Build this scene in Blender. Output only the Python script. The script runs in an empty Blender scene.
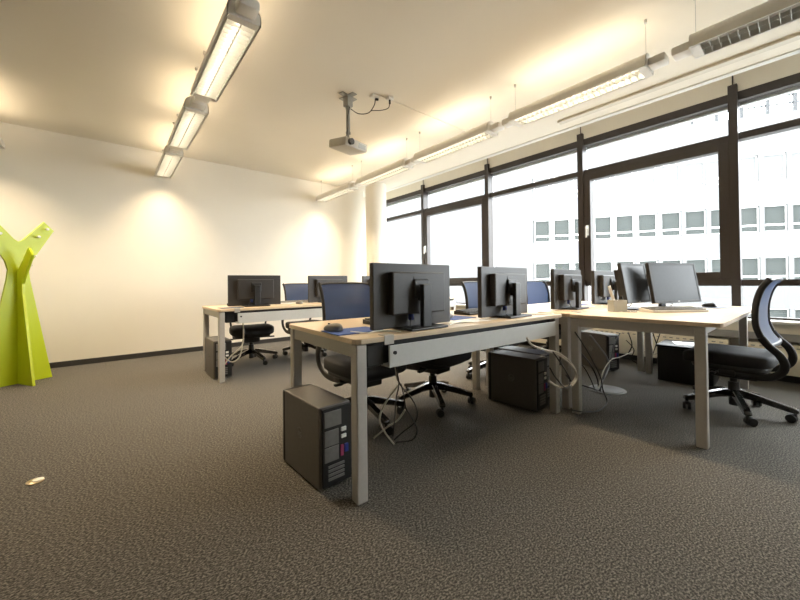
import bpy, bmesh, math, random
from mathutils import Vector, Matrix, Euler
random.seed(7)
S = bpy.context.scene
COL = S.collection
rad = math.radians

# ---------------------------------------------------------------- camera
yaw, pitch, roll = rad(39.84), rad(0.55), rad(0.61)
F = Vector((math.sin(yaw)*math.cos(pitch), math.cos(yaw)*math.cos(pitch), math.sin(pitch)))
R0 = Vector((math.cos(yaw), -math.sin(yaw), 0)); U0 = R0.cross(F)
R = R0*math.cos(roll) - U0*math.sin(roll); U = U0*math.cos(roll) + R0*math.sin(roll)
cd = bpy.data.cameras.new('camera'); cam = bpy.data.objects.new('camera', cd); COL.objects.link(cam)
m = Matrix.Identity(4)
for i in range(3):
    m[i][0] = R[i]; m[i][1] = U[i]; m[i][2] = -F[i]
m[0][3], m[1][3], m[2][3] = 0, 0, 0.99
cam.matrix_world = m
cd.sensor_width = 36; cd.lens = 349.3/800*36; cd.shift_y = -20.6/800; cd.clip_start = 0.02; cd.clip_end = 300
S.camera = cam

# ---------------------------------------------------------------- light
w = bpy.data.worlds.new('overcast_sky'); S.world = w; w.use_nodes = True
bg = w.node_tree.nodes['Background']; bg.inputs[0].default_value = (0.93, 0.97, 1.0, 1); bg.inputs[1].default_value = 13.0
S.view_settings.view_transform = 'Standard'; S.view_settings.look = 'None'
S.view_settings.gamma = 1; S.view_settings.use_curve_mapping = False
S.view_settings.exposure = 0.38
LAMP_DOWN, LAMP_UP, LAMP_COL = 15.0, 2.0, (1.0, 0.79, 0.53)

# ---------------------------------------------------------------- helpers
def nodes(name):
    mt = bpy.data.materials.new(name); mt.use_nodes = True
    nt = mt.node_tree; return mt, nt, nt.nodes['Principled BSDF']
def mat(name, c, rough=0.5, metal=0.0, spec=0.5, noise=0.0, nscale=40, bump=0.0, coat=0.0):
    mt, nt, b = nodes(name)
    b.inputs['Base Color'].default_value = (*c, 1); b.inputs['Roughness'].default_value = rough
    b.inputs['Metallic'].default_value = metal; b.inputs['Specular IOR Level'].default_value = spec
    b.inputs['Coat Weight'].default_value = coat
    if noise or bump:
        tc = nt.nodes.new('ShaderNodeTexCoord'); n = nt.nodes.new('ShaderNodeTexNoise')
        n.inputs['Scale'].default_value = nscale; n.inputs['Detail'].default_value = 4
        nt.links.new(tc.outputs['Object'], n.inputs['Vector'])
        if noise:
            r = nt.nodes.new('ShaderNodeValToRGB')
            r.color_ramp.elements[0].position = 0.3; r.color_ramp.elements[1].position = 0.7
            r.color_ramp.elements[0].color = (*[x*(1-noise) for x in c], 1)
            r.color_ramp.elements[1].color = (*[min(1, x*(1+noise)) for x in c], 1)
            nt.links.new(n.outputs['Fac'], r.inputs[0]); nt.links.new(r.outputs[0], b.inputs['Base Color'])
        if bump:
            bp = nt.nodes.new('ShaderNodeBump'); bp.inputs['Strength'].default_value = bump; bp.inputs['Distance'].default_value = 0.002
            nt.links.new(n.outputs['Fac'], bp.inputs['Height']); nt.links.new(bp.outputs[0], b.inputs['Normal'])
    return mt
def emis(name, c, s):
    mt, nt, b = nodes(name)
    b.inputs['Emission Color'].default_value = (*c, 1); b.inputs['Emission Strength'].default_value = s
    return mt

M = {}
M['wall'] = mat('painted_wall', (0.82, 0.77, 0.665), 0.8, noise=0.012, nscale=3, bump=0.05)
M['ceiling'] = mat('ceiling_paint', (0.82, 0.77, 0.66), 0.85, noise=0.01, nscale=2)
M['column'] = mat('column_paint', (0.83, 0.79, 0.70), 0.7, noise=0.01)
M['base'] = mat('dark_baseboard', (0.035, 0.032, 0.030), 0.6, noise=0.1)
M['frame'] = mat('bronze_window_frame', (0.042, 0.032, 0.027), 0.45, noise=0.05)
M['guide'] = mat('grey_guide_rail', (0.52, 0.52, 0.52), 0.4, metal=0.3, noise=0.03)
M['sill'] = mat('white_sill', (0.80, 0.79, 0.75), 0.35, noise=0.01)
M['fascia'] = mat('cream_fascia', (0.66, 0.61, 0.50), 0.5, noise=0.02)
M['duct'] = mat('grey_duct', (0.26, 0.26, 0.25), 0.5, noise=0.03)
M['radiator'] = mat('cream_radiator', (0.78, 0.72, 0.58), 0.45, noise=0.02)
M['lampw'] = mat('white_lamp_metal', (0.82, 0.80, 0.74), 0.4, noise=0.01)
M['louver'] = mat('satin_louver', (0.60, 0.59, 0.55), 0.35, metal=0.2, noise=0.01)
M['steel'] = mat('steel_wire', (0.5, 0.48, 0.44), 0.35, metal=0.8, noise=0.03)
M['metal'] = mat('silver_desk_metal', (0.46, 0.435, 0.395), 0.42, metal=0.15, noise=0.03, nscale=60)
M['panel'] = mat('light_grey_panel', (0.56, 0.56, 0.53), 0.45, noise=0.02)
M['black'] = mat('black_plastic', (0.012, 0.012, 0.012), 0.42, noise=0.2, nscale=80)
M['gloss'] = mat('semi_gloss_black', (0.022, 0.020, 0.019), 0.22, noise=0.1, coat=0.8)
M['monback'] = mat('monitor_back_plastic', (0.030, 0.027, 0.024), 0.45, noise=0.1, nscale=120)
M['screen'] = mat('dark_screen', (0.030, 0.033, 0.036), 0.30, spec=0.12, noise=0.05)
M['bezel'] = mat('grey_bezel', (0.045, 0.045, 0.045), 0.45, spec=0.12, noise=0.05)
M['seat'] = mat('black_seat_fabric', (0.011, 0.0105, 0.011), 0.72, noise=0.3, nscale=300, bump=0.3)
M['pcside'] = mat('tower_graphite', (0.13, 0.118, 0.103), 0.38, metal=0.3, noise=0.05)
M['pcgrey'] = mat('tower_rear_steel', (0.22, 0.215, 0.20), 0.4, metal=0.5, noise=0.08)
M['white'] = mat('white_plastic', (0.78, 0.77, 0.73), 0.4, noise=0.02)
M['paper'] = mat('paper', (0.85, 0.85, 0.83), 0.7, noise=0.01)
M['blue'] = mat('blue_pad', (0.050, 0.105, 0.34), 0.7, noise=0.06)
M['slate'] = mat('slate_pad', (0.12, 0.14, 0.18), 0.6, noise=0.06)
M['mouse'] = mat('grey_mouse', (0.19, 0.18, 0.16), 0.3, noise=0.05)
M['lime'] = mat('lime_lacquer', (0.50, 0.60, 0.008), 0.38, noise=0.02, nscale=6)
M['knob'] = mat('pale_knob', (0.85, 0.84, 0.75), 0.25, noise=0.02)
M['cream_cable'] = mat('cream_cable', (0.48, 0.44, 0.35), 0.5, noise=0.05)
M['black_cable'] = mat('black_cable', (0.015, 0.014, 0.013), 0.45, noise=0.1)
M['bluep'] = mat('blue_plug', (0.02, 0.04, 0.25), 0.45, noise=0.05)
M['pink'] = mat('pink_port', (0.35, 0.05, 0.13), 0.5, noise=0.05)

M['proj'] = mat('projector_shell', (0.50, 0.47, 0.40), 0.5, noise=0.02)
M['projgrey'] = mat('mount_grey', (0.34, 0.34, 0.31), 0.4, metal=0.3, noise=0.05)
M['brass'] = mat('brushed_brass', (0.62, 0.50, 0.33), 0.28, metal=0.9, noise=0.05)
M['disc'] = mat('grey_disc', (0.22, 0.215, 0.21), 0.5, metal=0.3, noise=0.05)
M['facade'] = mat('white_facade', (0.088, 0.088, 0.088), 0.9, noise=0.01, nscale=0.5)
M['fwin'] = mat('far_window_glass', (0.042, 0.046, 0.044), 0.9, spec=0.0, noise=0.12, nscale=0.5)
M['rail'] = mat('far_rail', (0.012, 0.013, 0.015), 0.6, noise=0.03)
M['blind'] = mat('far_lowered_blind', (0.080, 0.081, 0.081), 0.7, noise=0.06, nscale=2)
M['ground'] = mat('courtyard_paving', (0.26, 0.26, 0.255), 0.9, noise=0.05, nscale=1)

def wood():
    mt, nt, b = nodes('beech_laminate')
    tc = nt.nodes.new('ShaderNodeTexCoord'); mp = nt.nodes.new('ShaderNodeMapping'); mp.inputs['Scale'].default_value = (1.5, 40, 40)
    n = nt.nodes.new('ShaderNodeTexNoise'); n.inputs['Scale'].default_value = 3; n.inputs['Detail'].default_value = 6
    r = nt.nodes.new('ShaderNodeValToRGB')
    r.color_ramp.elements[0].position = 0.35; r.color_ramp.elements[0].color = (0.63, 0.49, 0.325, 1)
    r.color_ramp.elements[1].position = 0.65; r.color_ramp.elements[1].color = (0.71, 0.57, 0.40, 1)
    nt.links.new(tc.outputs['Object'], mp.inputs[0]); nt.links.new(mp.outputs[0], n.inputs['Vector'])
    nt.links.new(n.outputs['Fac'], r.inputs[0]); nt.links.new(r.outputs[0], b.inputs['Base Color'])
    b.inputs['Roughness'].default_value = 0.33; return mt
M['wood'] = wood()
def carpet():
    mt, nt, b = nodes('mottled_carpet')
    tc = nt.nodes.new('ShaderNodeTexCoord'); mp = nt.nodes.new('ShaderNodeMapping')
    mp.inputs['Rotation'].default_value = (0, 0, rad(25)); mp.inputs['Scale'].default_value = (1, 1.5, 1)
    n = nt.nodes.new('ShaderNodeTexNoise'); n.inputs['Scale'].default_value = 105; n.inputs['Detail'].default_value = 3; n.inputs['Roughness'].default_value = 0.6
    r = nt.nodes.new('ShaderNodeValToRGB'); e = r.color_ramp.elements
    e[0].position = 0.38; e[0].color = (0.026, 0.023, 0.019, 1); e[1].position = 0.64; e[1].color = (0.215, 0.196, 0.165, 1)
    k = e.new(0.5); k.color = (0.080, 0.072, 0.060, 1)
    n2 = nt.nodes.new('ShaderNodeTexNoise'); n2.inputs['Scale'].default_value = 1.3; n2.inputs['Detail'].default_value = 2
    mr = nt.nodes.new('ShaderNodeMapRange'); mr.inputs[3].default_value = 0.9; mr.inputs[4].default_value = 1.1
    mx = nt.nodes.new('ShaderNodeMix'); mx.data_type = 'RGBA'; mx.blend_type = 'MULTIPLY'; mx.inputs[0].default_value = 1
    bp = nt.nodes.new('ShaderNodeBump'); bp.inputs['Strength'].default_value = 0.35; bp.inputs['Distance'].default_value = 0.003
    nt.links.new(tc.outputs['Object'], mp.inputs[0]); nt.links.new(mp.outputs[0], n.inputs['Vector'])
    nt.links.new(tc.outputs['Object'], n2.inputs['Vector']); nt.links.new(n2.outputs['Fac'], mr.inputs[0])
    nt.links.new(n.outputs['Fac'], r.inputs[0]); nt.links.new(r.outputs[0], mx.inputs[6]); nt.links.new(mr.outputs[0], mx.inputs[7])
    nt.links.new(mx.outputs[2], b.inputs['Base Color']); nt.links.new(n.outputs['Fac'], bp.inputs['Height']); nt.links.new(bp.outputs[0], b.inputs['Normal'])
    b.inputs['Roughness'].default_value = 0.95; b.inputs['Specular IOR Level'].default_value = 0.15
    b.inputs['Sheen Weight'].default_value = 0.10; b.inputs['Sheen Roughness'].default_value = 0.45
    return mt
M['carpet'] = carpet()
def mixt(name, base, rough, tr, sheen=0.0):
    mt, nt, b = nodes(name); out = nt.nodes['Material Output']
    b.inputs['Base Color'].default_value = (*base, 1); b.inputs['Roughness'].default_value = rough; b.inputs['Sheen Weight'].default_value = sheen
    t = nt.nodes.new('ShaderNodeBsdfTransparent'); mx = nt.nodes.new('ShaderNodeMixShader'); mx.inputs[0].default_value = 1-tr
    nt.links.new(t.outputs[0], mx.inputs[1]); nt.links.new(b.outputs[0], mx.inputs[2]); nt.links.new(mx.outputs[0], out.inputs[0])
    return mt, nt
M['acrylic'], _na = mixt('beige_acrylic', (0.62, 0.62, 0.56), 0.25, 0.60)
M['mesh'], _nt = mixt('navy_mesh_fabric', (0.016, 0.034, 0.095), 0.6, 0.18, 0.1)
_mx = [n for n in _nt.nodes if n.type == 'MIX_SHADER'][0]; _tl = _nt.nodes.new('ShaderNodeBsdfTranslucent'); _tl.inputs[0].default_value = (0.12, 0.24, 0.55, 1)
_m2 = _nt.nodes.new('ShaderNodeMixShader'); _m2.inputs[0].default_value = 0.35
_nt.links.new(_nt.nodes['Principled BSDF'].outputs[0], _m2.inputs[1]); _nt.links.new(_tl.outputs[0], _m2.inputs[2]); _nt.links.new(_m2.outputs[0], _mx.inputs[2])
def glass():
    mt, nt, b = nodes('window_glass'); out = nt.nodes['Material Output']; nt.nodes.remove(b)
    t = nt.nodes.new('ShaderNodeBsdfTransparent'); g = nt.nodes.new('ShaderNodeBsdfGlossy'); g.inputs['Roughness'].default_value = 0.02
    t.inputs[0].default_value = (0.96, 0.97, 0.97, 1)
    lw = nt.nodes.new('ShaderNodeLayerWeight'); lw.inputs[0].default_value = 0.5
    pw = nt.nodes.new('ShaderNodeMath'); pw.operation = 'POWER'; pw.inputs[1].default_value = 4
    fr = nt.nodes.new('ShaderNodeMath'); fr.operation = 'MULTIPLY_ADD'; fr.inputs[1].default_value = 0.5; fr.inputs[2].default_value = 0.03
    nt.links.new(lw.outputs['Facing'], pw.inputs[0]); nt.links.new(pw.outputs[0], fr.inputs[0])
    mx = nt.nodes.new('ShaderNodeMixShader')
    nt.links.new(fr.outputs[0], mx.inputs[0]); nt.links.new(t.outputs[0], mx.inputs[1]); nt.links.new(g.outputs[0], mx.inputs[2]); nt.links.new(mx.outputs[0], out.inputs[0])
    return mt
M['glass'] = glass()

class MB:
    """collects shapes and links them as one mesh object"""
    def __init__(s): s.bm = bmesh.new(); s.mats = []; s.mi = 0
    def use(s, key):
        if key not in s.mats: s.mats.append(key)
        s.mi = s.mats.index(key); return s
    def _merge(s, b2, mx=None):
        if mx is not None: b2.transform(mx)
        me = bpy.data.meshes.new('t'); b2.to_mesh(me); b2.free()
        n0 = len(s.bm.faces); s.bm.from_mesh(me); bpy.data.meshes.remove(me)
        s.bm.faces.ensure_lookup_table()
        for f in s.bm.faces[n0:]: f.material_index = s.mi
    def box(s, x0, x1, y0, y1, z0, z1, bev=0.0, seg=2, mx=None):
        b = bmesh.new(); bmesh.ops.create_cube(b, size=1)
        b.transform(Matrix.Translation(((x0+x1)/2, (y0+y1)/2, (z0+z1)/2)) @ Matrix.Diagonal((abs(x1-x0), abs(y1-y0), abs(z1-z0), 1)))
        if bev: bmesh.ops.bevel(b, geom=b.edges[:], offset=bev, segments=seg, affect='EDGES', profile=0.5)
        s._merge(b, mx); return s
    def cyl(s, p0, p1, r0, r1=None, n=20, bev=0.0):
        r1 = r0 if r1 is None else r1; p0 = Vector(p0); p1 = Vector(p1); d = p1-p0
        b = bmesh.new(); bmesh.ops.create_cone(b, cap_ends=True, segments=n, radius1=r0, radius2=r1, depth=d.length)
        if bev: bmesh.ops.bevel(b, geom=[e for e in b.edges if len(e.link_faces) == 2 and e.calc_face_angle() > 0.8], offset=bev, segments=2, affect='EDGES', profile=0.5)
        q = Vector((0, 0, 1)).rotation_difference(d.normalized()).to_matrix().to_4x4()
        s._merge(b, Matrix.Translation((p0+p1)/2) @ q); return s
    def tube(s, pts, r, n=8, flat=None):
        pts = [Vector(p) for p in pts]; ring = []
        nrm = Vector((0, 0, 1)); b = bmesh.new()
        for i, p in enumerate(pts):
            t = (pts[min(i+1, len(pts)-1)]-pts[max(i-1, 0)]).normalized()
            a = t.cross(nrm)
            if a.length < 1e-3: a = t.cross(Vector((1, 0, 0)))
            a.normalize(); c = a.cross(t).normalized(); nrm = c
            ra, rc = (r, r) if flat is None else flat
            ring.append([b.verts.new(p+a*(ra*math.cos(k*2*math.pi/n))+c*(rc*math.sin(k*2*math.pi/n))) for k in range(n)])
        for i in range(len(ring)-1):
            for k in range(n): b.faces.new((ring[i][k], ring[i][(k+1) % n], ring[i+1][(k+1) % n], ring[i+1][k]))
        b.faces.new(ring[0][::-1]); b.faces.new(ring[-1])
        s._merge(b); return s
    def prism(s, prof, axis, a0, a1, mx=None, bev=0.0):
        """prof: 2D points in the two other axes (cyclic order), extruded along axis from a0 to a1"""
        b = bmesh.new()
        def P(p, a):
            return {0: (a, p[0], p[1]), 1: (p[0], a, p[1]), 2: (p[0], p[1], a)}[axis]
        v0 = [b.verts.new(P(p, a0)) for p in prof]; v1 = [b.verts.new(P(p, a1)) for p in prof]
        b.faces.new(v0); b.faces.new(v1[::-1]); n = len(prof)
        for k in range(n): b.faces.new((v0[k], v0[(k+1) % n], v1[(k+1) % n], v1[k]))
        bmesh.ops.recalc_face_normals(b, faces=b.faces)
        if bev: bmesh.ops.bevel(b, geom=b.edges[:], offset=bev, segments=1, affect='EDGES')
        s._merge(b, mx); return s
    def superq(s, c, a, e1=0.3, e2=0.3, nu=28, nv=14, fn=None):
        def sp(x, e): return math.copysign(abs(x)**e, x)
        b = bmesh.new(); rows = []
        for j in range(1, nv):
            ph = -math.pi/2+math.pi*j/nv; row = []
            for i in range(nu):
                th = 2*math.pi*i/nu
                p = Vector((a[0]*sp(math.cos(ph), e1)*sp(math.cos(th), e2), a[1]*sp(math.cos(ph), e1)*sp(math.sin(th), e2), a[2]*sp(math.sin(ph), e1)))
                if fn: p = fn(p)
                row.append(b.verts.new(p+Vector(c)))
            rows.append(row)
        for j in range(len(rows)-1):
            for i in range(nu): b.faces.new((rows[j][i], rows[j][(i+1) % nu], rows[j+1][(i+1) % nu], rows[j+1][i]))
        b.faces.new(rows[0][::-1]); b.faces.new(rows[-1])
        s._merge(b); return s
    def build(s, name, key, parent=None, smooth=False, ang=40):
        me = bpy.data.meshes.new(name); s.bm.to_mesh(me); s.bm.free()
        for k in (s.mats or [key]): me.materials.append(M[k])
        if smooth:
            for p in me.polygons: p.use_smooth = True
            me.set_sharp_from_angle(angle=rad(ang))
        o = bpy.data.objects.new(name, me); COL.objects.link(o)
        if parent: o.parent = parent
        return o
def tag(o, label, cat, group=None, kind=None):
    o['label'] = label; o['category'] = cat
    if group: o['group'] = group
    if kind: o['kind'] = kind
    return o
def thing(name, loc, label, cat, group=None, rz=0, rx=0):
    o = bpy.data.objects.new(name, None); COL.objects.link(o); o.empty_display_size = 0.1
    o.location = loc; o.rotation_euler = (rx, 0, rz); return tag(o, label, cat, group)
def dup(root, loc, rz, label, parts_too=True, rx=None):
    def cp(o, par):
        c = o.copy(); COL.objects.link(c); c.parent = par
        for ch in [x for x in CH.get(o.name, [])]:
            cp(ch, c)
        return c
    c = cp(root, None); c.location = loc; c.rotation_euler = (root.rotation_euler[0] if rx is None else rx, 0, rz); c['label'] = label
    return c
CH = {}
def index_children():
    CH.clear()
    for o in bpy.data.objects:
        if o.parent: CH.setdefault(o.parent.name, []).append(o)
def struct(o): o['kind'] = 'structure'; return o
def smooth_path(p, k=6):
    p = [Vector(q) for q in p]; out = []
    for i in range(len(p)-1):
        a, b, c, d = p[max(i-1, 0)], p[i], p[i+1], p[min(i+2, len(p)-1)]
        for j in range(k):
            t = j/k
            out.append(0.5*((2*b)+(c-a)*t+(2*a-5*b+4*c-d)*t*t+(3*b-a-3*c+d)*t*t*t))
    out.append(p[-1]); return out

# ================================================================ room shell
X0, X1, Y0, Y1 = -3.4, 5.0, -3.2, 5.97
CZ = 2.88
struct(MB().box(X0-.2, X1+.2, Y0-.2, Y1+1.1, -0.12, 0).build('floor', 'carpet'))
cb = MB().box(X0-.2, 4.36, Y0-.2, Y1+1.1, CZ, 3.3)
cb.box(4.36, X1+.25, Y0-.2, Y1+1.1, 3.16, 3.3)
struct(cb.build('ceiling', 'ceiling'))
struct(MB().box(X0-.2, 4.02, Y1, Y1+1.1, 0, 3.2).box(4.02, X1+.25, Y1+.86, Y1+1.1, 0, 3.2).build('wall_back', 'wall'))
struct(MB().box(X0-.2, X0, Y0, Y1, 0, 3.2).build('wall_left', 'wall'))
struct(MB().box(X0-.2, X1+.2, Y0-.2, Y0, 0, 3.2).build('wall_front', 'wall'))
wr = MB().box(X1, X1+.25, Y0, 6.83, 0, .56).box(X1, X1+.25, Y0, 6.83, 2.93, 3.2)
wr.box(X1, X1+.25, Y0, -2.55, .56, 2.93)
struct(wr.build('wall_right', 'wall'))
struct(MB().box(X0, 4.02, Y1-.012, Y1, 0, .068, .003).build('baseboard_back', 'base'))
struct(MB().box(X0, X0+.012, Y0, Y1-.012, 0, .068, .003).build('baseboard_left', 'base'))
struct(MB().box(X1-.012, X1, Y0, Y1-.012, 0, .07, .003).build('baseboard_right', 'base'))
# edge trim of the lowered ceiling and the flat rail before it
t1 = MB().box(4.36, 4.385, Y0, Y1, CZ-.012, 3.16, .002); t1.box(4.405, 4.44, Y0, Y1, CZ-.006, CZ+.10, .002)
struct(t1.build('trim_1', 'sill'))
struct(MB().box(4.07, 4.15, Y0, 1.95, CZ-.025, CZ, .003).build('trim_2', 'fascia'))
struct(MB().box(2.1, 3.75, 2.795, 2.825, CZ-.012, CZ, .002).build('trim_3', 'ceiling'))
# round column
cm = MB().cyl((3.97, 5.46, 0), (3.97, 5.46, CZ), .20, n=64)
tag(cm.build('column', 'column', smooth=True), 'round white plastered column at the far end of the window wall', 'column')
bpy.data.objects['column']['kind'] = 'structure'

# windows -----------------------------------------------------------
edges = [6.83, 5.2, 3.61, 2.07, 0.545, -1.0, -2.55]
ZT0, ZT1, ZR0, ZR1, ZH0, ZH1, ZB = 2.43, 2.50, 0.92, 0.985, 2.84, 2.93, 0.59
for i in range(6):
    ya, yb = edges[i+1], edges[i]           # ya nearer the camera
    f = MB()
    mw = 0.036
    f.box(X1-.05, X1+.09, ya-mw, ya+mw, ZB-.03, 3.0, .003)              # mullion, pokes above the head
    f.cyl((X1-.01, ya, 3.0), (X1-.01, ya, 3.16), .006, n=8)
    f.box(X1, X1+.09, ya+mw, yb-(mw if i else 0), ZH0, ZH1, .002)
    f.box(X1-.01, X1+.09, ya+mw, yb-(mw if i else 0), ZT0, ZT1, .002)
    f.box(X1-.01, X1+.09, ya+mw, yb-(mw if i else 0), ZR0, ZR1, .002)
    f.box(X1, X1+.09, ya+mw, yb-(mw if i else 0), ZB-.03, ZB+.02, .002)
    if i == 5: f.box(X1, X1+.09, ya-.0, ya+.02, ZB, ZH1)
    wob = struct(f.build('window_%d' % (i+1), 'frame'))
    g = MB(); g.box(X1+.10, X1+.16, ya+mw, yb-(mw if i else 0), 2.81, 2.90, .002)      # blind box outside
    g.box(X1+.10, X1+.14, ya-.03, ya+.03, ZB, 2.9, .002)
    g.build('blind_guide', 'guide', wob)
    a, b = ya+mw, yb-(mw if i else 0)
    sash = i in (1, 3)
    if sash:
        s = MB(); q = 0.085
        for (p0, p1, z0, z1) in ((a, a+q, ZR1, ZT0), (b-q, b, ZR1, ZT0), (a+q, b-q, ZR1, ZR1+q), (a+q, b-q, ZT0-q, ZT0)):
            s.box(X1-.035, X1+.06, p0, p1, z0, z1, .004)
        so = s.build('sash', 'frame', wob)
        h = MB().box(X1-.052, X1-.036, b-.062, b-.028, 1.60, 1.74, .004).box(X1-.09, X1-.052, b-.055, b-.035, 1.69, 1.72, .004).box(X1-.095, X1-.078, b-.056, b-.034, 1.57, 1.72, .006)
        h.build('handle', 'white', so, True)
        a2, b2, z0, z1 = a+q, b-q, ZR1+q, ZT0-q
    else: a2, b2, z0, z1 = a, b, ZR1, ZT0
    MB().box(X1+.03, X1+.038, a2, b2, z0, z1).build('pane', 'glass', wob)
    MB().box(X1+.03, X1+.038, a, b, ZT1, ZH0).build('pane', 'glass', wob)
    MB().box(X1+.03, X1+.038, a, b, ZB+.02, ZR0).build('pane', 'glass', wob)
# sill, fascia and cable duct
struct(MB().box(4.79, X1+.0, Y0, 5.26, .565, .59, .004).build('trim_4', 'sill'))
struct(MB().box(4.83, X1, Y0, 5.26, .475, .565, .003).build('trim_5', 'fascia'))
dd = MB().box(4.84, 4.99, Y0, 5.26, .40, .475, .004)
for yy in (0.62, 2.2, 3.7): dd.use('duct'); dd.box(4.836, 4.84, yy-.25, yy-.05, .41, .465)
struct(dd.build('trim_6', 'duct'))

# radiators
def radiator(ya, yb, label):
    t = thing('radiator', (4.90, (ya+yb)/2, 0), label, 'radiator', 'radiators under the window sill')
    L = yb-ya; b = MB().use('radiator')
    b.box(-.035, .035, -L/2, L/2, .085, .375, .008)
    b.use('duct')
    for k in range(int(L/.06)-1): b.box(-.0365, -.034, -L/2+.04+k*.06, -L/2+.07+k*.06, .335, .345)
    b.build('body', 'radiator', t)
    for s in (-1, 1): MB().box(-.02, .02, s*(L/2-.15)-.02, s*(L/2-.15)+.02, 0, .084, .003).build('foot', 'radiator', t)
radiator(-.95, .50, 'cream flat radiator under the sill behind the mesh chair at the right')
radiator(.60, 2.02, 'cream flat radiator under the sill behind the facing desks')
radiator(2.12, 3.56, 'cream flat radiator under the sill beyond the two facing desks')
radiator(3.66, 5.15, 'cream flat radiator under the sill nearest the round column')

# ================================================================ outside
d = Vector((-.5, .866, 0)); nrm = Vector((-.866, -.5, 0))
P0 = Vector((0, 0, 0)) + F*24.9 + R0*(250/349.3*24.9); P0.z = 0
FM = Matrix(((d.x, nrm.x, 0, P0.x), (d.y, nrm.y, 0, P0.y), (0, 0, 1, 0), (0, 0, 0, 1)))   # local x along facade, y outwards
bld = thing('office_building', P0, 'white office block across the courtyard with rows of grey windows', 'building')
bld.rotation_euler = (0, 0, math.atan2(d.y, d.x)+0)
# local y of the rotated empty points to +90deg of d = (-.866,-.5): towards the room
FB = MB(); zt = [-.94, 2.41, 5.76, 9.11]; wh, ww, sp = 1.70, 1.14, 1.40
cols = [-8.9+sp*k for k in range(12)]
FB.box(-26, 60, -12, -.25, -6, 11.7)
# wall skin with real window openings
prev = -6
for z in zt:
    FB.box(-26, 60, -.25, 0, prev, z-wh); prev = z
    FB.box(-26, cols[0]-.1, -.25, 0, z-wh, z); FB.box(cols[-1]+ww+.1, 60, -.25, 0, z-wh, z)
    for k in range(12):
        if k < 11: FB.box(cols[k]+ww, cols[k+1], -.25, 0, z-wh, z)
FB.box(-26, 60, -.25, 0, prev, 11.7)
FB.build('wall', 'facade', bld)
wi = MB(); fw = .05
wi.box(0, ww, -.2, -.14, 0, fw).box(0, ww, -.2, -.14, wh-fw, wh).box(0, fw, -.2, -.14, 0, wh).box(ww-fw, ww, -.2, -.14, 0, wh).box(0, ww, -.2, -.14, .40, .50)
wi = wi.build('window', 'white', bld); pn = MB().box(.04, ww-.04, -.18, -.16, .04, wh-.04).build('pane', 'fwin', wi)
bl = MB().box(.04, ww-.04, -.18, -.16, .04, wh-.04).build('pane', 'blind', None)
first = True
for z in zt:
    for k in range(12):
        if first: o = wi; first = False
        else:
            o = wi.copy(); COL.objects.link(o); o.parent = bld; p = (bl if z > 9 else pn).copy(); COL.objects.link(p); p.parent = o
        o.location = (cols[k], 0, z-wh)
bpy.data.objects.remove(bl)
rl = MB()
rl.box(-26, 20, -.55, -.47, 12.93, 13.04).box(-26, 20, -.55, -.47, 12.40, 12.50)
for k in range(34): rl.box(-26+k*1.36, -26+k*1.36+.18, -.60, -.42, 11.7, 13.0)
rl.build('roof_railing', 'rail', bld)
struct(MB().box(6, 70, -50, 70, -6.2, -6.0).build('ground', 'ground'))

# ================================================================ lamps
def lamp(x, yc, L, label, on=True):
    t = thing('pendant_light', (x, yc, 2.5), label, 'ceiling light', 'louvred pendant lights in long rows')
    H = L/2; hw = .092
    # arched shell, open below and with a slot on top
    pr = []; N = 12
    outer = [(-hw, 0), (-hw, .045)]+[(-hw*math.cos(math.pi*k/N), .045+.075*math.sin(math.pi*k/N)) for k in range(1, N)]+[(hw, .045), (hw, 0)]
    sh = MB()
    left = [p for p in outer if p[0] < -.03]; right = [p for p in outer if p[0] > .03]
    for half in (left, right):
        inner = [(p[0]*.93, max(0, p[1]-.006)) for p in half][::-1]
        sh.prism(half+inner, 1, -H, H)
    for s in (-1, 1): sh.prism(outer, 1, s*H-.004 if s > 0 else -H, s*H if s > 0 else -H+.004)
    for s in (-1, 1): sh.box(s*hw*.98-.009, s*hw*.98+.003 if s < 0 else s*hw*.98, -H, H, 0, .008) if s < 0 else sh.box(hw-.011, hw-.001, -H, H, 0, .008)
    sh.box(-.08, .08, -H+.002, -H+.05, 0, .006); sh.box(-.08, .08, H-.05, H-.002, 0, .006)
    sh.build('housing', 'lampw', t, True, 35)
    lv = MB(); n = int((L-.1)/.042)
    for k in range(n+1):
        y = -H+.05+k*(L-.1)/n; lv.box(-.078, .078, y-.0012, y+.0012, .002, .036)
    lv.box(-.0012, .0012, -H+.05, H-.05, .002, .030)
    lv.box(-.0795, -.078, -H+.05, H-.05, .002, .045); lv.box(.078, .0795, -H+.05, H-.05, .002, .045)
    lv.build('louver', 'louver', t)
    MB().box(-.07, .07, -H+.03, H-.03, .062, .066).build('gear_tray', 'white', t)
    tb = MB().cyl((0, -H+.06, .052), (0, H-.06, .052), .0085, n=10); tb.build('tube', 'tube_on' if on else 'louver', t, True)
    for s in (-1, 1): MB().box(-.055, .055, min(s*(H+.001), s*(H+.104)), max(s*(H+.001), s*(H+.104)), .012, .07, .012).build('connector', 'lampw', t, True)
    for s in (-1, 1):
        MB().cyl((0, s*(H-.02), .10), (0, s*(H-.02), CZ-2.5-.02), .0016, n=6).cyl((0, s*(H-.02), CZ-2.5-.025), (0, s*(H-.02), CZ-2.5), .010, n=10).build('suspension_wire', 'steel', t)
    if on:
        for nm, z, rot, pw, wd in (('down_light', 0.0, 0, LAMP_DOWN, .13), ('up_light', .118, math.pi, LAMP_UP, .08)):
            l = bpy.data.lights.new(nm, 'AREA'); l.shape = 'RECTANGLE'; l.size = wd; l.size_y = L-.14; l.energy = pw; l.color = LAMP_COL
            if nm == 'down_light': l.spread = rad(118)
            lo = bpy.data.objects.new(nm, l); COL.objects.link(lo); lo.parent = t; lo.location = (0, 0, z); lo.rotation_euler = (rot, 0, 0)
    return t
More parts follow.
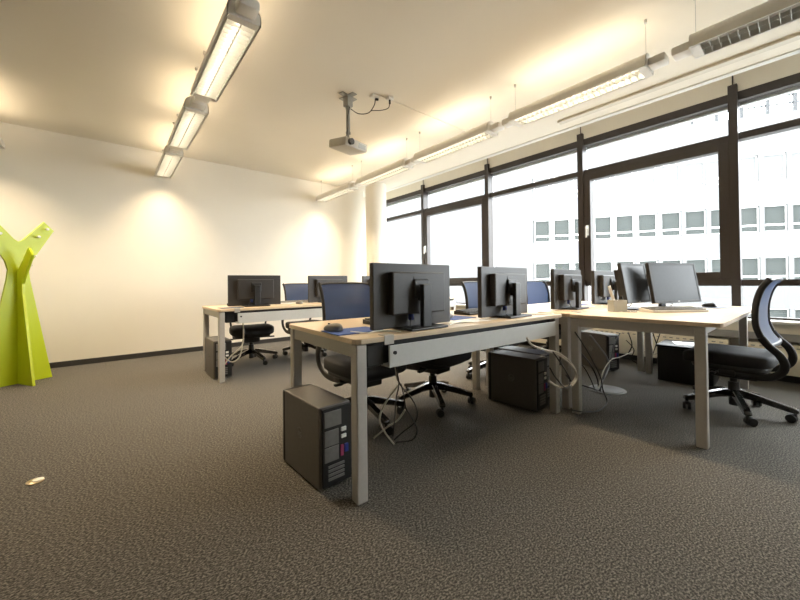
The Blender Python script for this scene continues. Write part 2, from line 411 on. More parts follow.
M['tube_on'] = emis('glowing_tube', (1, .88, .68), 18)
lamp(.60, 2.63, 1.10, 'nearest louvred white pendant light in the left row, its slats glowing')
lamp(.59, 3.98, 1.10, 'middle louvred white pendant light in the left row')
lamp(.585, 5.30, 1.10, 'last louvred white pendant light in the left row, closest to the white wall')
lamp(3.0, -.03, 1.10, 'white pendant light cut by the right frame edge, mirror-like louvre', False)
lamp(3.0, 1.31, 1.10, 'brightest louvred pendant light of the right row, second from the right')
lamp(3.0, 2.65, 1.10, 'louvred pendant light in the middle of the right row, toothed slats showing')
lamp(3.0, 3.96, 1.10, 'white pendant light of the right row just before the round column')
lamp(3.0, 5.29, 1.10, 'farthest white pendant light of the right row, near the far wall')
lamp(-.96, 5.15, 1.10, 'tip of a pendant light at the left frame edge above the lime coat rack')

# ================================================================ projector
t = thing('ceiling_projector', (1.86, 3.02, CZ), 'beige projector hanging on a grey pole from the ceiling', 'projector')
MB().box(-.10, .10, -.03, .03, -.008, 0, .002).box(-.03, .03, -.10, .10, -.008, 0, .002).box(-.035, .035, -.035, .035, -.11, -.008, .004).build('ceiling_bracket', 'projgrey', t)
MB().cyl((0, 0, -.11), (0, 0, -.38), .020, n=20).cyl((0, 0, -.365), (0, 0, -.385), .025, n=20).cyl((0, 0, -.38), (0, 0, -.45), .012, n=14).cyl((0, 0, -.11), (0, 0, -.13), .025, n=20).build('pole', 'projgrey', t, True)
bd = MB().use('proj')
mt_ = Matrix.Translation((0, 0, -.50)) @ Matrix.Rotation(rad(7), 4, 'X') @ Matrix.Translation((0, 0, .50))
bd.box(-.15, .15, -.125, .125, -.55, -.465, .014, mx=mt_)
bd.use('projgrey'); bd.box(-.06, .06, -.04, .04, -.468, -.445, .003); bd.box(.1495, .151, -.09, .09, -.53, -.485, mx=mt_)
pb = bd.build('body', 'proj', t, True)
MB().cyl((-.09, -.118, -.520), (-.09, -.15, -.524), .032, .030, n=24).build('lens', 'gloss', pb, True)
MB().box(.02, .12, -.127, -.124, -.53, -.485, .001, mx=mt_).build('front_grille', 'projgrey', pb)
for o in CH.get('x', []): pass
t.rotation_euler = (0, 0, rad(12))
pc_ = smooth_path([(1.88, 3.0, 2.75), (1.94, 2.95, 2.70), (2.02, 2.89, 2.71), (2.07, 2.86, 2.79), (2.07, 2.84, 2.85)])
pc_2 = smooth_path([(2.04, 2.88, 2.735), (2.13, 2.81, 2.74), (2.20, 2.79, 2.78), (2.20, 2.77, 2.84)])
cc = MB().use('black_cable').tube(pc_, .0045).tube(pc_2, .004)
cc.tube(smooth_path([(1.86, 2.99, 2.76), (1.83, 2.99, 2.62), (1.83, 2.99, 2.5), (1.80, 2.97, 2.43)]), .004)
cc.cyl((2.07, 2.84, 2.845), (2.10, 2.83, 2.845), .012, n=10).cyl((2.20, 2.77, 2.81), (2.20, 2.77, 2.85), .010, n=10)
tag(cc.build('projector_cable', 'black_cable', smooth=True), 'dark cable running from the projector pole to the ceiling socket', 'cable')
tag(MB().use('white').box(2.02, 2.10, 2.81, 2.87, CZ-.025, CZ, .004).box(2.17, 2.23, 2.74, 2.80, CZ-.03, CZ, .004).build('ceiling_socket', 'white'), 'small white double socket on the ceiling beside the projector mount', 'socket')

# ================================================================ desks
def make_desk(loc, rz, label, W=1.79, D=.80, flip=False, inr=.012, inn=.012):
    t = thing('office_desk', loc, label, 'desk', 'beech topped desks with silver legs', rz)
    tp = MB().prism([(0.03, 0), (W-.03, 0), (W-.01, .01), (W, .03), (W, D-.03), (W-.01, D-.01), (W-.03, D), (.03, D), (.01, D-.01), (0, D-.03), (0, .03), (.01, .01)], 2, .715, .74, bev=.002)
    tp.build('desktop', 'wood', t)
    L = .055; i = .012
    for (x, y) in ((i, inn), (W-inr-L, inn), (i, D-i-L), (W-inr-L, D-i-L)):
        MB().box(x, x+L, y, y+L, 0, .712, .006, 2).build('leg', 'metal', t)
    fr = MB()
    for x in (i+.006, W-inr-L+.008): fr.box(x, x+.04, inn+L, D-i-L, .650, .712, .003)
    yy = D-i-L+.01 if not flip else i+.01
    if flip: yy = inn+.01
    fr.box(i+L, W-inr-L, yy, yy+.03, .665, .712, .003)
    if flip: fr.box(i+L, W-inr-L, D-i-.042, D-i-.012, .680, .712, .003)
    fr.build('frame', 'metal', t)
    return t
def panel(t, W=1.82, x0=.19, y=.012):
    MB().use('panel').box(x0, W-.10, y-.006, y+.006, .585, .69, .003).box(x0, W-.10, y+.006, y+.10, .585, .592, .002).use('black').box(.07, W-.07, .055, .060, .60, .714).build('cable_channel', 'panel', t)  # black sheet behind the panel stands for the shade in the gap below the desktop
    b = MB().box(.085, x0-.01, y+.03, y+.13, .595, .70, .006); b.build('channel_end_shade', 'black', t)  # solid black box in place of the shaded hollow at the channel's open end
    MB().box(x0-.035, x0+.02, -.003, .05, .7405, .7435, .001).box(x0-.035, x0+.02, -.004, -.001, .70, .7435, .001).build('cable_clip', 'metal', t)
    MB().cyl((x0+.03, y-.006, .655), (x0+.03, y-.014, .655), .009, n=14).build('lock', 'black', t)
DY1 = 1.295
d1 = make_desk((.835, 1.312, 0), rad(-2.0), 'beech desk in the foreground with two monitors, a tower PC under its left end', W=1.825, D=.835, inr=.045); panel(d1)
d2 = make_desk((2.71, 1.235, 0), rad(-.6), 'beech desk by the window, backing onto the desk with the two upright screens'); panel(d2)
d3 = make_desk((2.655, .350, 0), rad(-.3), 'bare-fronted beech desk at the right carrying the keyboard and two facing screens', D=.865, flip=True, inn=.075)
d4 = make_desk((.84, 3.86, 0), 0, 'beech desk in the back row on the left, in front of the blank white wall'); panel(d4)
d5 = make_desk((2.655, 3.86, 0), 0, 'beech desk in the back row nearest the window, mostly hidden by the large monitor'); panel(d5)

# ================================================================ chairs
def make_chair(loc, rz, label):
    t = thing('office_chair', loc, label, 'chair', 'swivel chairs with navy mesh backs', rz)
    def sf(p):
        f = max(0, (p.y-.12)/.13); p.z -= .022*f*f
        if p.z > 0: p.z -= .008*(1-min(1, (p.x/.2)**2))
        p.x *= 1-.08*max(0, -p.y/.24); return p
    MB().superq((0, .02, .418), (.255, .250, .050), .35, .42, 40, 16, sf).build('seat', 'seat', t, True, 60)
    MB().superq((0, .01, .358), (.215, .21, .034), .4, .4, 28, 10).build('seat_pan', 'black', t, True, 60)
    MB().box(-.09, .09, -.14, .12, .262, .345, .014).box(-.215, .215, -.045, .045, .305, .345, .008).build('mechanism', 'black', t, True)
    for s in (-1, 1): MB().cyl((s*.09, .05, .315), (s*.25, .07, .315), .007, n=10).box(s*.24-.03, s*.24+.03, .055, .085, .307, .323, .005).build('lever', 'black', t, True)
    MB().cyl((0, 0, .05), (0, 0, .20), .030, n=20).cyl((0, 0, .18), (0, 0, .27), .022, n=18).cyl((0, 0, .165), (0, 0, .225), .034, .032, n=20).build('gas_column', 'black', t, True)
    for k in range(5):
        a = rad(90+72*k+20); c, s_ = math.cos(a), math.sin(a)
        mx = Matrix.Rotation(a, 4, 'Z')
        b = MB()
        b.prism([(.02, .115), (.02, .170), (.08, .162), (.30, .103), (.322, .095), (.322, .070), (.29, .068), (.10, .108)], 1, -.021, .021, mx=mx, bev=.005)
        b.build('base_leg', 'gloss', t, True)
        w_ = MB(); off = a+1.1+k*.9
        px, py = .305*c, .305*s_; ox, oy = math.cos(off), math.sin(off); qx, qy = -oy, ox
        cx, cy = px+ox*.018, py+oy*.018
        for q in (-1, 1): w_.cyl((cx+qx*q*.006, cy+qy*q*.006, .029), (cx+qx*q*.024, cy+qy*q*.024, .029), .029, .027, n=20)
        w_.cyl((px, py, .03), (px, py, .072), .010, n=12).box(cx-.012, cx+.012, cy-.012, cy+.012, .035, .060, .004)
        w_.build('caster', 'black', t, True)
    prof = [(.02, .325), (-.12, .318), (-.21, .330), (-.265, .370), (-.282, .425), (-.262, .485), (-.215, .540), (-.178, .595), (-.155, .67), (-.152, .76), (-.163, .85), (-.188, .93), (-.228, .99)]
    for s in (-1, 1):
        pts = []
        for i, (y, z) in enumerate(prof):
            x = .195 + .030*min(1, max(0, (z-.32)/.2)); pts.append((s*x, y, z))
        MB().tube(smooth_path(pts[:8], 5), .013, 10, flat=(.012, .024)).tube(smooth_path(pts[7:], 5), .01, 10, flat=(.009, .019)).build('back_frame', 'black', t, True, 60)
    # mesh back between the bars
    bp = smooth_path([(0, y, z) for y, z in prof[6:]], 5); b = bmesh.new(); rows = []
    nx = 14
    for k, p in enumerate(bp):
        row = []
        f = k/(len(bp)-1)
        for i in range(nx+1):
            u = -1+2*i/nx; hwid = .222+.008*math.sin(math.pi*f)
            zz = p.z - (.02*abs(u)**6 if f > .9 else 0)
            row.append((u*hwid, p.y-.020*(1-u*u), zz))
        rows.append(row)
    for off, rev in ((.004, False), (-.004, True)):
        vs = [[b.verts.new((x, y+off, z)) for x, y, z in r] for r in rows]
        for j in range(len(vs)-1):
            for i in range(nx):
                q = (vs[j][i], vs[j][i+1], vs[j+1][i+1], vs[j+1][i]); b.faces.new(q if not rev else q[::-1])
        if off > 0: v0 = vs
        else:
            n_ = len(vs)
            loop = [(0, i) for i in range(nx+1)]+[(j, nx) for j in range(1, n_)]+[(n_-1, i) for i in range(nx-1, -1, -1)]+[(j, 0) for j in range(n_-2, 0, -1)]
            for k in range(len(loop)):
                a, c = loop[k], loop[(k+1) % len(loop)]
                b.faces.new((v0[a[0]][a[1]], v0[c[0]][c[1]], vs[c[0]][c[1]], vs[a[0]][a[1]]))
    bmesh.ops.recalc_face_normals(b, faces=b.faces)
    mb = MB(); mb._merge(b); mb.build('mesh_back', 'mesh', t, True, 60)
    top = bp[-1]
    MB().tube([(-.232+.464*i/12, top.y-.020*(1-(-1+i/6)**2), top.z-(.012*abs(-1+i/6)**4)) for i in range(13)], .010, 8, flat=(.010, .009)).build('top_rail', 'black', t, True)
    low = bp[0]
    MB().tube([(-.222+.444*i/12, low.y-.020*(1-(-1+i/6)**2), low.z) for i in range(13)], .012, 8, flat=(.012, .016)).build('lumbar_rail', 'black', t, True)
    return t
ch = make_chair((3.60, .42, 0), rad(-3), 'navy mesh swivel chair alone at the right, side on, pulled up to the bare desk')
def spin(t, a):
    """turns the star base of a chair to the angle the photo shows"""
    for o in t.children:
        if o.name.startswith(('base_leg', 'caster')): o.rotation_euler = (0, 0, rad(a))
index_children()
for loc, rz, a, lb in (((1.414, 2.13, 0), 180, -24, 'navy mesh swivel chair behind the foreground desk, left of the big monitor'),
    ((2.05, 2.05, 0), 188, 12, 'navy mesh swivel chair behind the foreground desk, seat showing right of the front leg'),
    ((3.10, 2.20, 0), 176, 20, 'navy mesh swivel chair behind the second monitor of the front row'),
    ((4.28, 2.20, 0), 172, 20, 'blue mesh swivel chair by the window seen between two monitors'),
    ((1.40, 4.66, 0), 170, 0, 'navy mesh swivel chair at the left end of the back row'),
    ((2.12, 4.60, 0), 184, -3, 'navy mesh swivel chair second from the left in the back row')):
    c = dup(ch, loc, rad(rz), lb); spin(c, (a if rz in (188,) else a))
spin(ch, 20)

# ================================================================ monitors
def make_monitor(loc, rz, label, W=.575, Hh=.345, zc=.925, tilt=0, silver=False):
    t = thing('monitor', loc, label, 'monitor', 'black flat monitors on the desks', rz)
    mx = Matrix.Translation((0, 0, zc-.745)) @ Matrix.Rotation(rad(tilt), 4, 'X')
    MB().box(-W/2, W/2, 0, .028, -Hh/2, Hh/2, .004, mx=mx).build('casing', 'monback', t)
    sc = MB().box(-W/2+.018, W/2-.018, .0275, .0295, -Hh/2+.022, Hh/2-.018, mx=mx).build('screen', 'screen', t)
    bz = MB()
    for a, b_, c, d_ in ((-W/2+.001, W/2-.001, Hh/2-.018, Hh/2-.001), (-W/2+.001, W/2-.001, -Hh/2+.001, -Hh/2+.022), (-W/2+.001, -W/2+.018, -Hh/2+.02, Hh/2-.018), (W/2-.018, W/2-.001, -Hh/2+.02, Hh/2-.018)):
        bz.box(a, b_, .027, .032, c, d_, .001, mx=mx)
    bz.build('bezel', 'bezel', t)
    MB().box(-.012, .012, .0305, .0330, -Hh/2+.007, -Hh/2+.016, mx=mx).build('logo', 'pcgrey', t)
    MB().box(-.195, .195, -.045, .001, -.10, .125, .008, mx=mx).box(-.05, .05, -.047, -.044, .085, .105, .001, mx=mx).build('rear_housing', 'monback', t)
    MB().box(-.055, .055, -.058, -.046, -.02, .085, .006, mx=mx).box(-.03, .03, -.075, -.050, -.03, .03, .006, mx=mx).build('mount_plate', 'black', t)
    MB().box(-.032, .032, -.100, -.070, .010, zc-.745+.06, .006).build('stand_column', 'black', t)
    MB().box(-.135, .135, -.125, .085, 0, .012, .005).build('stand_base', 'black', t)
    p = MB(); p.use('bluep').box(-.065, -.035, -.03, -.012, -.135, -.10, .004, mx=mx); p.use('black'); p.tube(smooth_path([(-.05, -.02, zc-.745-.13), (-.06, -.03, .06), (-.09, -.06, .02), (-.13, -.12, .008)]), .003)
    p.build('video_plug', 'bluep', t, True)
    return t
mon = make_monitor((1.315, 1.445, .7415), rad(0), 'large black monitor nearest the camera, its back towards us, on the foreground desk')
index_children()
dup(mon, (2.20, 1.445, .7415), 0, 'black monitor second from the left in the front row, seen from behind', rx=0)
dup(mon, (3.19, 1.45, .7415), rad(2), 'black monitor third in the front row, where the three desks meet', rx=0)
dup(mon, (4.10, 1.44, .7415), rad(-6), 'black monitor by the window partly behind the facing screens', rx=0)
dup(mon, (1.30, 4.16, .7415), rad(-4), 'black monitor at the left end of the back row', rx=0)
dup(mon, (2.265, 4.20, .7415), 0, 'black monitor in the middle of the back row behind a mesh chair', rx=0)
dup(mon, (3.10, 4.20, .7415), 0, 'black monitor of the back row, only its left edge showing beside the large one', rx=0)
m5 = make_monitor((3.47, 1.03, .7415), rad(180-6), 'pale reflecting flat screen on the right desk, left one of the facing pair', tilt=9, zc=.965, W=.44, Hh=.34)
m6 = make_monitor((3.81, .83, .7415), rad(180-20), 'grey flat screen facing us on the right desk, in front of the keyboard', tilt=9, zc=.965, W=.60, Hh=.35)
for mm in (m5, m6):
    for o in mm.children: pass

# ================================================================ tower PCs
def make_tower(loc, rz, label):
    t = thing('tower_computer', loc, label, 'computer', 'graphite tower computers on the carpet', rz)
    W, D, Hh = .175, .43, .40
    MB().box(0, W, .012, D-.03, .008, Hh, .006).build('case', 'pcside', t)
    MB().box(0, W, D-.03, D, .004, Hh, .010).build('front_bezel', 'black', t)
    MB().box(.012, W-.002, 0, .012, .02, Hh-.01, .003).build('rear_frame', 'black', t)
    MB().box(.022, .115, -.003, .002, .30, .375, .002).build('power_supply', 'pcgrey', t)
    MB().box(.022, .100, -.003, .002, .21, .285, .002).build('rear_vent', 'pcgrey', t)
    MB().box(.022, .100, -.003, .002, .135, .205, .002).build('rear_vent', 'pcgrey', t)
    MB().box(.112, .140, -.008, 0, .265, .285, .002).build('socket', 'white', t)
    MB().box(.112, .140, -.008, 0, .232, .250, .002).build('socket', 'white', t)
    MB().box(.108, .125, -.006, 0, .145, .20, .002).build('pink_port', 'pink', t)
    MB().box(.130, .150, -.010, 0, .16, .20, .002).build('blue_plug', 'bluep', t)
    for k in range(4): MB().box(.040, .130, -.004, .002, .045+k*.020, .058+k*.020, .001).build('slot_cover', 'pcgrey', t)
    # round maker's mark with two letters on the side
    q = [(0, .215+.026*math.cos(2*math.pi*k/28), .225+.026*math.sin(2*math.pi*k/28)) for k in range(29)]
    lg = MB().tube(q, .0012, 6)
    for a, b in (((.230, .243), (.226, .208)), ((.227, .228), (.218, .229)), ((.218, .229), (.216, .208)), ((.210, .229), (.205, .196)), ((.210, .229), (.198, .228)), ((.198, .228), (.196, .211)), ((.196, .211), (.207, .210))):
        lg.tube([(-.0004, a[0], a[1]), (-.0004, b[0], b[1])], .0013, 6)
    lg.build('logo', 'pcgrey', t)
    for x in (.03, W-.03):
        for y in (.05, D-.05): MB().cyl((x, y, 0), (x, y, .009), .012, n=10).build('foot', 'black', t)
    return t
pc = make_tower((.762, 1.51, 0), rad(2), 'graphite tower computer on the carpet under the left end of the foreground desk')
index_children()
dup(pc, (2.470, 1.365, 0), rad(3), 'graphite tower computer under the right end of the foreground desk')
dup(pc, (2.675, 1.43, 0), rad(0), 'graphite tower computer standing behind the paired desk legs')
dup(pc, (4.13, 1.47, 0), rad(-20), 'graphite tower computer under the window desk beyond the cable tangle')
dup(pc, (.835, 4.02, 0), rad(0), 'graphite tower computer under the left end of the back row desk')

# ================================================================ coat rack
def rack():
    t = thing('coat_rack', (-.714, 5.268, 0), 'lime green tree-shaped coat rack of crossed panels by the white wall', 'coat rack', rz=rad(30))
    def plate(prof, th, slot=None):
        b = MB(); b.prism(prof, 1, -th/2, th/2, bev=.002); return b
    A = [(.27, 0), (.090, 1.06), (.080, 1.16), (.095, 1.24), (.285, 1.60), (.20, 1.69), (.03, 1.475), (0, 1.455)]
    pa = A+[(-x, z) for x, z in A[::-1] if x > 0]
    plate(pa, .022).build('wide_panel', 'lime', t)
    Bp = [(.285, 0), (.10, .92), (.095, 1.02), (.275, 1.31), (.205, 1.385), (.03, 1.17), (.012, 1.16)]
    for s, mx in ((-1, 0), (1, 1)):
        b = MB(); prof = [(.0115*1, 0)]+Bp+[(.0115, 1.16)]
        b.prism(prof, 1, -.011, .011, mx=Matrix.Rotation(rad(-90 if s < 0 else 90), 4, 'Z'), bev=.0015)
        b.build('cross_fin', 'lime', t)
    for x, z in ((.215, 1.61), (.145, 1.52), (-.215, 1.61), (-.145, 1.52)):
        MB().cyl((x, -.010, z), (x, -.040, z), .006, n=10).cyl((x, -.038, z), (x, -.050, z), .013, n=16, bev=.002).build('peg', 'knob', t, True)
    for s in (-1, 1):
        for yv, z in ((.23, 1.30), (.17, 1.21)):
            MB().cyl((.010, s*yv, z), (.035, s*yv, z), .005, n=10).cyl((.033, s*yv, z), (.043, s*yv, z), .011, n=14, bev=.002).build('peg', 'knob', t, True)
    return t
rack()

# ================================================================ floor sockets
t = thing('floor_socket', (-.288, 2.56, 0), 'small brass oval floor socket in the carpet at the lower left', 'floor socket', rz=rad(5))
MB().cyl((0, 0, 0), (0, 0, .006), .034, n=32, bev=.001).build('rim', 'brass', t, True)
MB().cyl((.01, 0, .006), (.01, 0, .010), .022, n=28, bev=.001).build('cap', 'knob', t, True)
t = thing('floor_box', (3.46, 1.24, 0), 'flat grey round floor box with cables entering it under the facing desks', 'floor box')
MB().cyl((0, 0, 0), (0, 0, .008), .150, n=48, bev=.002).build('rim', 'disc', t, True)
MB().cyl((0, 0, .008), (0, 0, .013), .128, n=48, bev=.002).build('lid', 'disc', t, True)

# ================================================================ desk items
def tilted(loc, rz, rx=0): return Matrix.Translation(loc) @ Matrix.Rotation(rz, 4, 'Z') @ Matrix.Rotation(rx, 4, 'X')
ZD = .7415
def flat(name, x, y, wx, wy, th, rz, key, label, cat, z=ZD, group=None, bev=.001):
    o = MB().box(-wx/2, wx/2, -wy/2, wy/2, 0, th, bev).build(name, key); o.location = (x, y, z); o.rotation_euler = (0, 0, rz)
    return tag(o, label, cat, group)
flat('mouse_pad', 0.975, 1.555, .27, .20, .004, rad(-4), 'blue', 'blue mouse pad at the left end of the foreground desk', 'mouse pad', group='blue mouse pads')
flat('mouse_pad', 1.84, 1.62, .25, .19, .004, rad(4), 'blue', 'blue mouse pad between the two monitors of the foreground desk', 'mouse pad', group='blue mouse pads')
flat('mouse_pad', 3.75, 1.64, .22, .18, .004, rad(0), 'blue', 'blue mouse pad on the window desk beside the third monitor', 'mouse pad', group='blue mouse pads')
flat('mouse_pad', 4.11, .60, .22, .18, .003, rad(-20), 'slate', 'slate grey mouse pad beside the keyboard on the right desk', 'mouse pad')
flat('mouse_pad', 1.0, 4.02, .22, .18, .003, rad(0), 'slate', 'dark mouse pad at the left end of the back row desk', 'mouse pad')
def mouse(x, y, z, rz, key, label):
    t = thing('computer_mouse', (x, y, z), label, 'mouse', 'computer mice', rz)
    def fn(p):
        if p.z < 0: p.z *= .25
        p.z *= 1-.25*(p.y/.055); return p
    MB().superq((0, 0, .006), (.031, .055, .032), .8, .75, 24, 14, fn).build('shell', key, t, True, 70)
    MB().box(-.003, .003, .02, .034, .030, .038, .002).build('scroll_wheel', 'black', t, True)
    return t
mouse(.885, 1.60, .7475, rad(20), 'mouse', 'grey mouse on the blue pad at the left end of the foreground desk')
mouse(1.80, 1.64, .7475, rad(-60), 'white', 'pale mouse on the blue pad between the two front monitors')
mouse(4.11, .63, .7455, rad(-20), 'black', 'black mouse right of the keyboard on the right desk')
mouse(1.80, 4.10, .7425, rad(10), 'mouse', 'grey mouse beside the white keyboard in the back row')
def keyboard(x, y, rz, key, label, z=ZD):
    t = thing('keyboard', (x, y, z), label, 'keyboard', 'computer keyboards', rz)
    MB().prism([(-.075, 0), (.075, 0), (.075, .028), (-.075, .014)], 0, -.225, .225, bev=.002).build('body', key, t)
    k = MB()
    for r_ in range(5):
        for c in range(20):
            xx = -.215+c*.0216; yy = -.066+r_*.028; zz = .0145+.014*(yy+.075)/.15
            k.box(xx, xx+.018, yy, yy+.021, zz, zz+.008, .0015, 1)
    k.build('keys', 'black' if key == 'black' else 'mouse', t)
    return t
keyboard(3.42, .74, rad(-36), 'white', 'white keyboard in front of the two facing screens')
keyboard(1.42, 1.72, 0, 'black', 'black keyboard behind the large near monitor')
keyboard(2.28, 1.75, rad(3), 'black', 'black keyboard behind the second front row monitor')
keyboard(1.30, 4.42, 0, 'black', 'black keyboard behind the left monitor of the back row')
keyboard(1.84, 4.33, 0, 'white', 'white keyboard in the back row beside a grey mouse')
# papers
def paper(x, y, rz, label, n=1, z=ZD):
    b = MB()
    for k in range(n): b.box(-.105+.004*k, .105+.004*k, -.148, .148, .0006*k, .0006*k+.0005)
    o = b.build('paper_sheet', 'paper'); o.location = (x, y, z); o.rotation_euler = (0, 0, rz)
    return tag(o, label, 'paper', 'loose white papers on the desks')
paper(1.76, 1.475, rad(80), 'white sheet between the two monitors of the foreground desk')
paper(2.62, 1.60, rad(12), 'white sheet right of the second front row monitor', 2, .7425)
paper(3.58, 1.07, rad(85), 'white sheet under the left facing screen', 2)
# pen holder
t = thing('pen_holder', (3.14, 1.04, ZD), 'beige see-through desk tidy beside the facing screens', 'desk tidy', rz=rad(-35))
MB().box(-.055, .055, -.04, .04, 0, .006, .001).box(-.055, -.052, -.04, .04, 0, .092, .001).box(.052, .055, -.04, .04, 0, .092, .001).box(-.055, .055, -.04, -.037, 0, .092, .001).box(-.055, .055, .037, .04, 0, .092, .001).box(-.002, .002, -.04, .04, 0, .07).build('box', 'acrylic', t)
MB().box(.0, .09, -.10, -.05, 0, .008, .002).build('front_tray', 'acrylic', t)
o = MB().box(-.012, .012, -.003, .003, 0, .20, .001).build('ruler', 'white'); o.location = (3.135, 1.045, .762); o.rotation_euler = (rad(6), rad(-22), rad(-35)); tag(o, 'pale ruler leaning in the beige desk tidy', 'ruler')

# black box with papers under the right desk
t = thing('storage_box', (4.20, .62, 0), 'low black storage box on the carpet behind the right desk leg', 'box', rz=rad(3))
MB().box(0, .40, 0, .42, 0, .33, .012).build('body', 'black', t, True)
MB().box(-.006, .406, -.006, .426, .33, .355, .008).build('lid', 'black', t, True)
paper(4.40, .80, rad(20), 'white papers lying on the low black storage box', 4, .357)
b = MB().use('black_cable')
b.tube(smooth_path([(4.28, .66, .366), (4.36, .74, .372), (4.44, .70, .366), (4.52, .78, .372), (4.48, .9, .366)]), .005)
tag(b.build('coiled_cable', 'black_cable', smooth=True), 'short black cable coiled on top of the low storage box', 'cable')

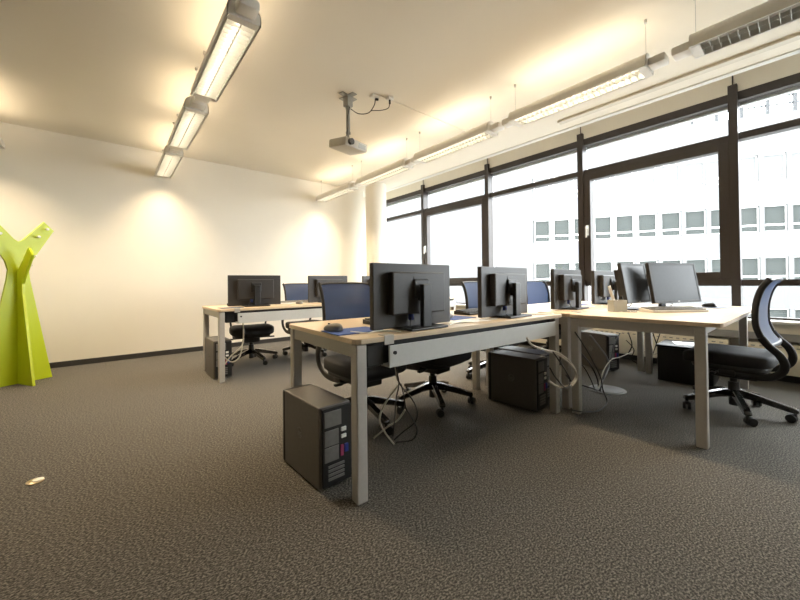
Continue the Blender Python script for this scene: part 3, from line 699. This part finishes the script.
# ================================================================ cables
CABLES = [
 ('under the foreground desk clip', [('cream', 0.0045, [(1.113, 1.42, 0.69), (1.15, 1.451, 0.624), (1.195, 1.482, 0.549), (1.233, 1.513, 0.459), (1.273, 1.544, 0.412), (1.231, 1.576, 0.345), (1.196, 1.607, 0.265), (1.204, 1.638, 0.186), (1.271, 1.669, 0.087), (1.336, 1.675, 0.006)]), ('black', 0.0035, [(1.127, 1.43, 0.667), (1.193, 1.471, 0.54), (1.254, 1.513, 0.422), (1.364, 1.554, 0.321), (1.457, 1.596, 0.205), (1.476, 1.637, 0.114), (1.412, 1.679, 0.057), (1.37, 1.717, 0.006)]), ('black', 0.003, [(1.182, 1.45, 0.513), (1.251, 1.518, 0.422), (1.282, 1.585, 0.308), (1.328, 1.653, 0.191), (1.364, 1.72, 0.032)]), ('black', 0.003, [(1.209, 1.45, 0.444), (1.265, 1.492, 0.358), (1.314, 1.533, 0.268), (1.396, 1.575, 0.178), (1.474, 1.617, 0.071), (1.455, 1.643, 0.006), (1.362, 1.688, 0.006)]), ('cream', 0.0045, [(1.363, 1.6, 0.227), (1.363, 1.667, 0.148), (1.32, 1.733, 0.09), (1.276, 1.8, 0.018)])]), ('looping round the paired legs', [('cream', 0.0055, [(2.002, 1.17, 0.637), (2.056, 1.167, 0.587), (2.213, 1.165, 0.536), (2.386, 1.162, 0.492), (2.56, 1.16, 0.404), (2.648, 1.157, 0.303), (2.559, 1.155, 0.247), (2.387, 1.152, 0.26), (2.231, 1.15, 0.331)]), ('cream', 0.0045, [(2.223, 1.17, 0.527), (2.404, 1.157, 0.47), (2.573, 1.145, 0.369), (2.606, 1.133, 0.286), (2.497, 1.12, 0.252)]), ('black', 0.004, [(2.291, 1.15, 0.514), (2.408, 1.146, 0.409), (2.516, 1.142, 0.286), (2.445, 1.138, 0.245), (2.295, 1.134, 0.342), (2.208, 1.13, 0.424)]), ('black', 0.004, [(2.625, 1.15, 0.615), (2.742, 1.144, 0.514), (2.848, 1.137, 0.41), (3.016, 1.131, 0.227), (3.055, 1.125, 0.109), (3.099, 1.113, 0.006), (2.868, 1.08, 0.006), (2.668, 1.106, 0.032), (2.446, 1.1, 0.102)])]), ('rising in a bundle from the round floor box', [('grey', 0.006, [(3.262, 1.3, 0.511), (3.4, 1.288, 0.408), (3.547, 1.276, 0.289), (3.581, 1.264, 0.193), (3.427, 1.252, 0.112), (3.237, 1.24, 0.037)]), ('black', 0.005, [(2.972, 1.32, 0.456), (3.056, 1.3, 0.389), (3.202, 1.28, 0.268), (3.293, 1.26, 0.135), (3.279, 1.24, 0.028)]), ('black', 0.005, [(3.986, 1.3, 0.456), (3.775, 1.285, 0.362), (3.624, 1.27, 0.223), (3.435, 1.255, 0.128), (3.301, 1.24, 0.024)]), ('cream', 0.004, [(4.33, 1.3, 0.217), (3.929, 1.285, 0.223), (3.65, 1.27, 0.238), (3.414, 1.255, 0.168), (3.258, 1.24, 0.041)]), ('black', 0.004, [(2.878, 1.28, 0.351), (3.03, 1.267, 0.281), (3.131, 1.253, 0.166), (3.195, 1.24, 0.054)]), ('black', 0.004, [(2.624, 1.22, 0.287), (2.754, 1.22, 0.203), (2.95, 1.22, 0.141), (3.185, 1.22, 0.061)])]), ('hanging before the radiator beyond the facing desks', [('black', 0.005, [(4.76, 1.467, 0.373), (4.76, 1.428, 0.223), (4.76, 1.471, 0.087), (4.76, 1.37, 0.009)]), ('black', 0.005, [(4.76, 1.218, 0.387), (4.76, 1.182, 0.255), (4.76, 1.155, 0.18), (4.76, 1.203, 0.06)]), ('black', 0.004, [(4.75, 1.149, 0.395), (4.75, 1.199, 0.22), (4.75, 1.249, 0.054)]), ('black', 0.004, [(4.75, 1.486, 0.277), (4.75, 1.405, 0.169), (4.75, 1.459, 0.043)]), ('cream', 0.004, [(4.74, 1.085, 0.248), (4.74, 1.197, 0.154), (4.74, 1.342, 0.179)])]), ('hanging at the left end of the back row desk', [('cream', 0.006, [(1.073, 3.95, 0.676), (1.104, 3.954, 0.588), (1.104, 3.958, 0.374), (1.054, 3.962, 0.294), (0.986, 3.966, 0.24), (0.919, 3.97, 0.155)]), ('cream', 0.005, [(1.104, 3.96, 0.395), (1.075, 3.967, 0.227), (0.997, 3.973, 0.174), (0.922, 3.98, 0.236)])])]

for pts, lb in (([(1.50, 1.36), (1.62, 1.40), (1.72, 1.36), (1.84, 1.42), (1.97, 1.36)], 'white cable lying on the foreground desk between the monitors'),
    ([(2.38, 1.40), (2.46, 1.34), (2.55, 1.40), (2.60, 1.30), (2.50, 1.29), (2.44, 1.36)], 'white cable curled on the desk end right of the second monitor'),
    ([(3.38, 1.38), (3.48, 1.34), (3.58, 1.42), (3.68, 1.35), (3.80, 1.42)], 'white cable on the window desk between third and fourth monitors'),
    ([(1.12, 1.34), (1.09, 1.42), (1.03, 1.44), (.97, 1.42), (.94, 1.52)], 'pale mouse cable crossing the desk edge by the metal clip')):
    o = MB().tube(smooth_path([(x, y, .7455) for x, y in pts], 6), .0035, 8).build('cable', 'white', smooth=True)
    tag(o, lb, 'cable', 'white cables on the desk tops')
LB = {'under the foreground desk clip': 'under the metal clip of the foreground desk', 'looping round the paired legs': 'looping round the paired desk legs',
      'rising in a bundle from the round floor box': 'rising from the round floor box', 'hanging before the radiator beyond the facing desks': 'in front of the radiator beyond the facing desks',
      'hanging at the left end of the back row desk': 'at the left end of the back row desk'}
KY = {'cream': 'cream_cable', 'black': 'black_cable', 'grey': 'disc'}
SEEN = {}
for where, cs in CABLES:
    for key, r_, pts in cs:
        o = MB().tube(smooth_path(pts, 6), r_*1.25, 8).build('cable', KY[key], smooth=True)
        SEEN[(where, key)] = SEEN.get((where, key), 0)+1
        tag(o, '%s cable %s%s' % (key, LB[where], ['', ', second strand', ', third strand', ', fourth strand', ', fifth strand'][SEEN[(where, key)]-1]), 'cable', 'cables under the desks')
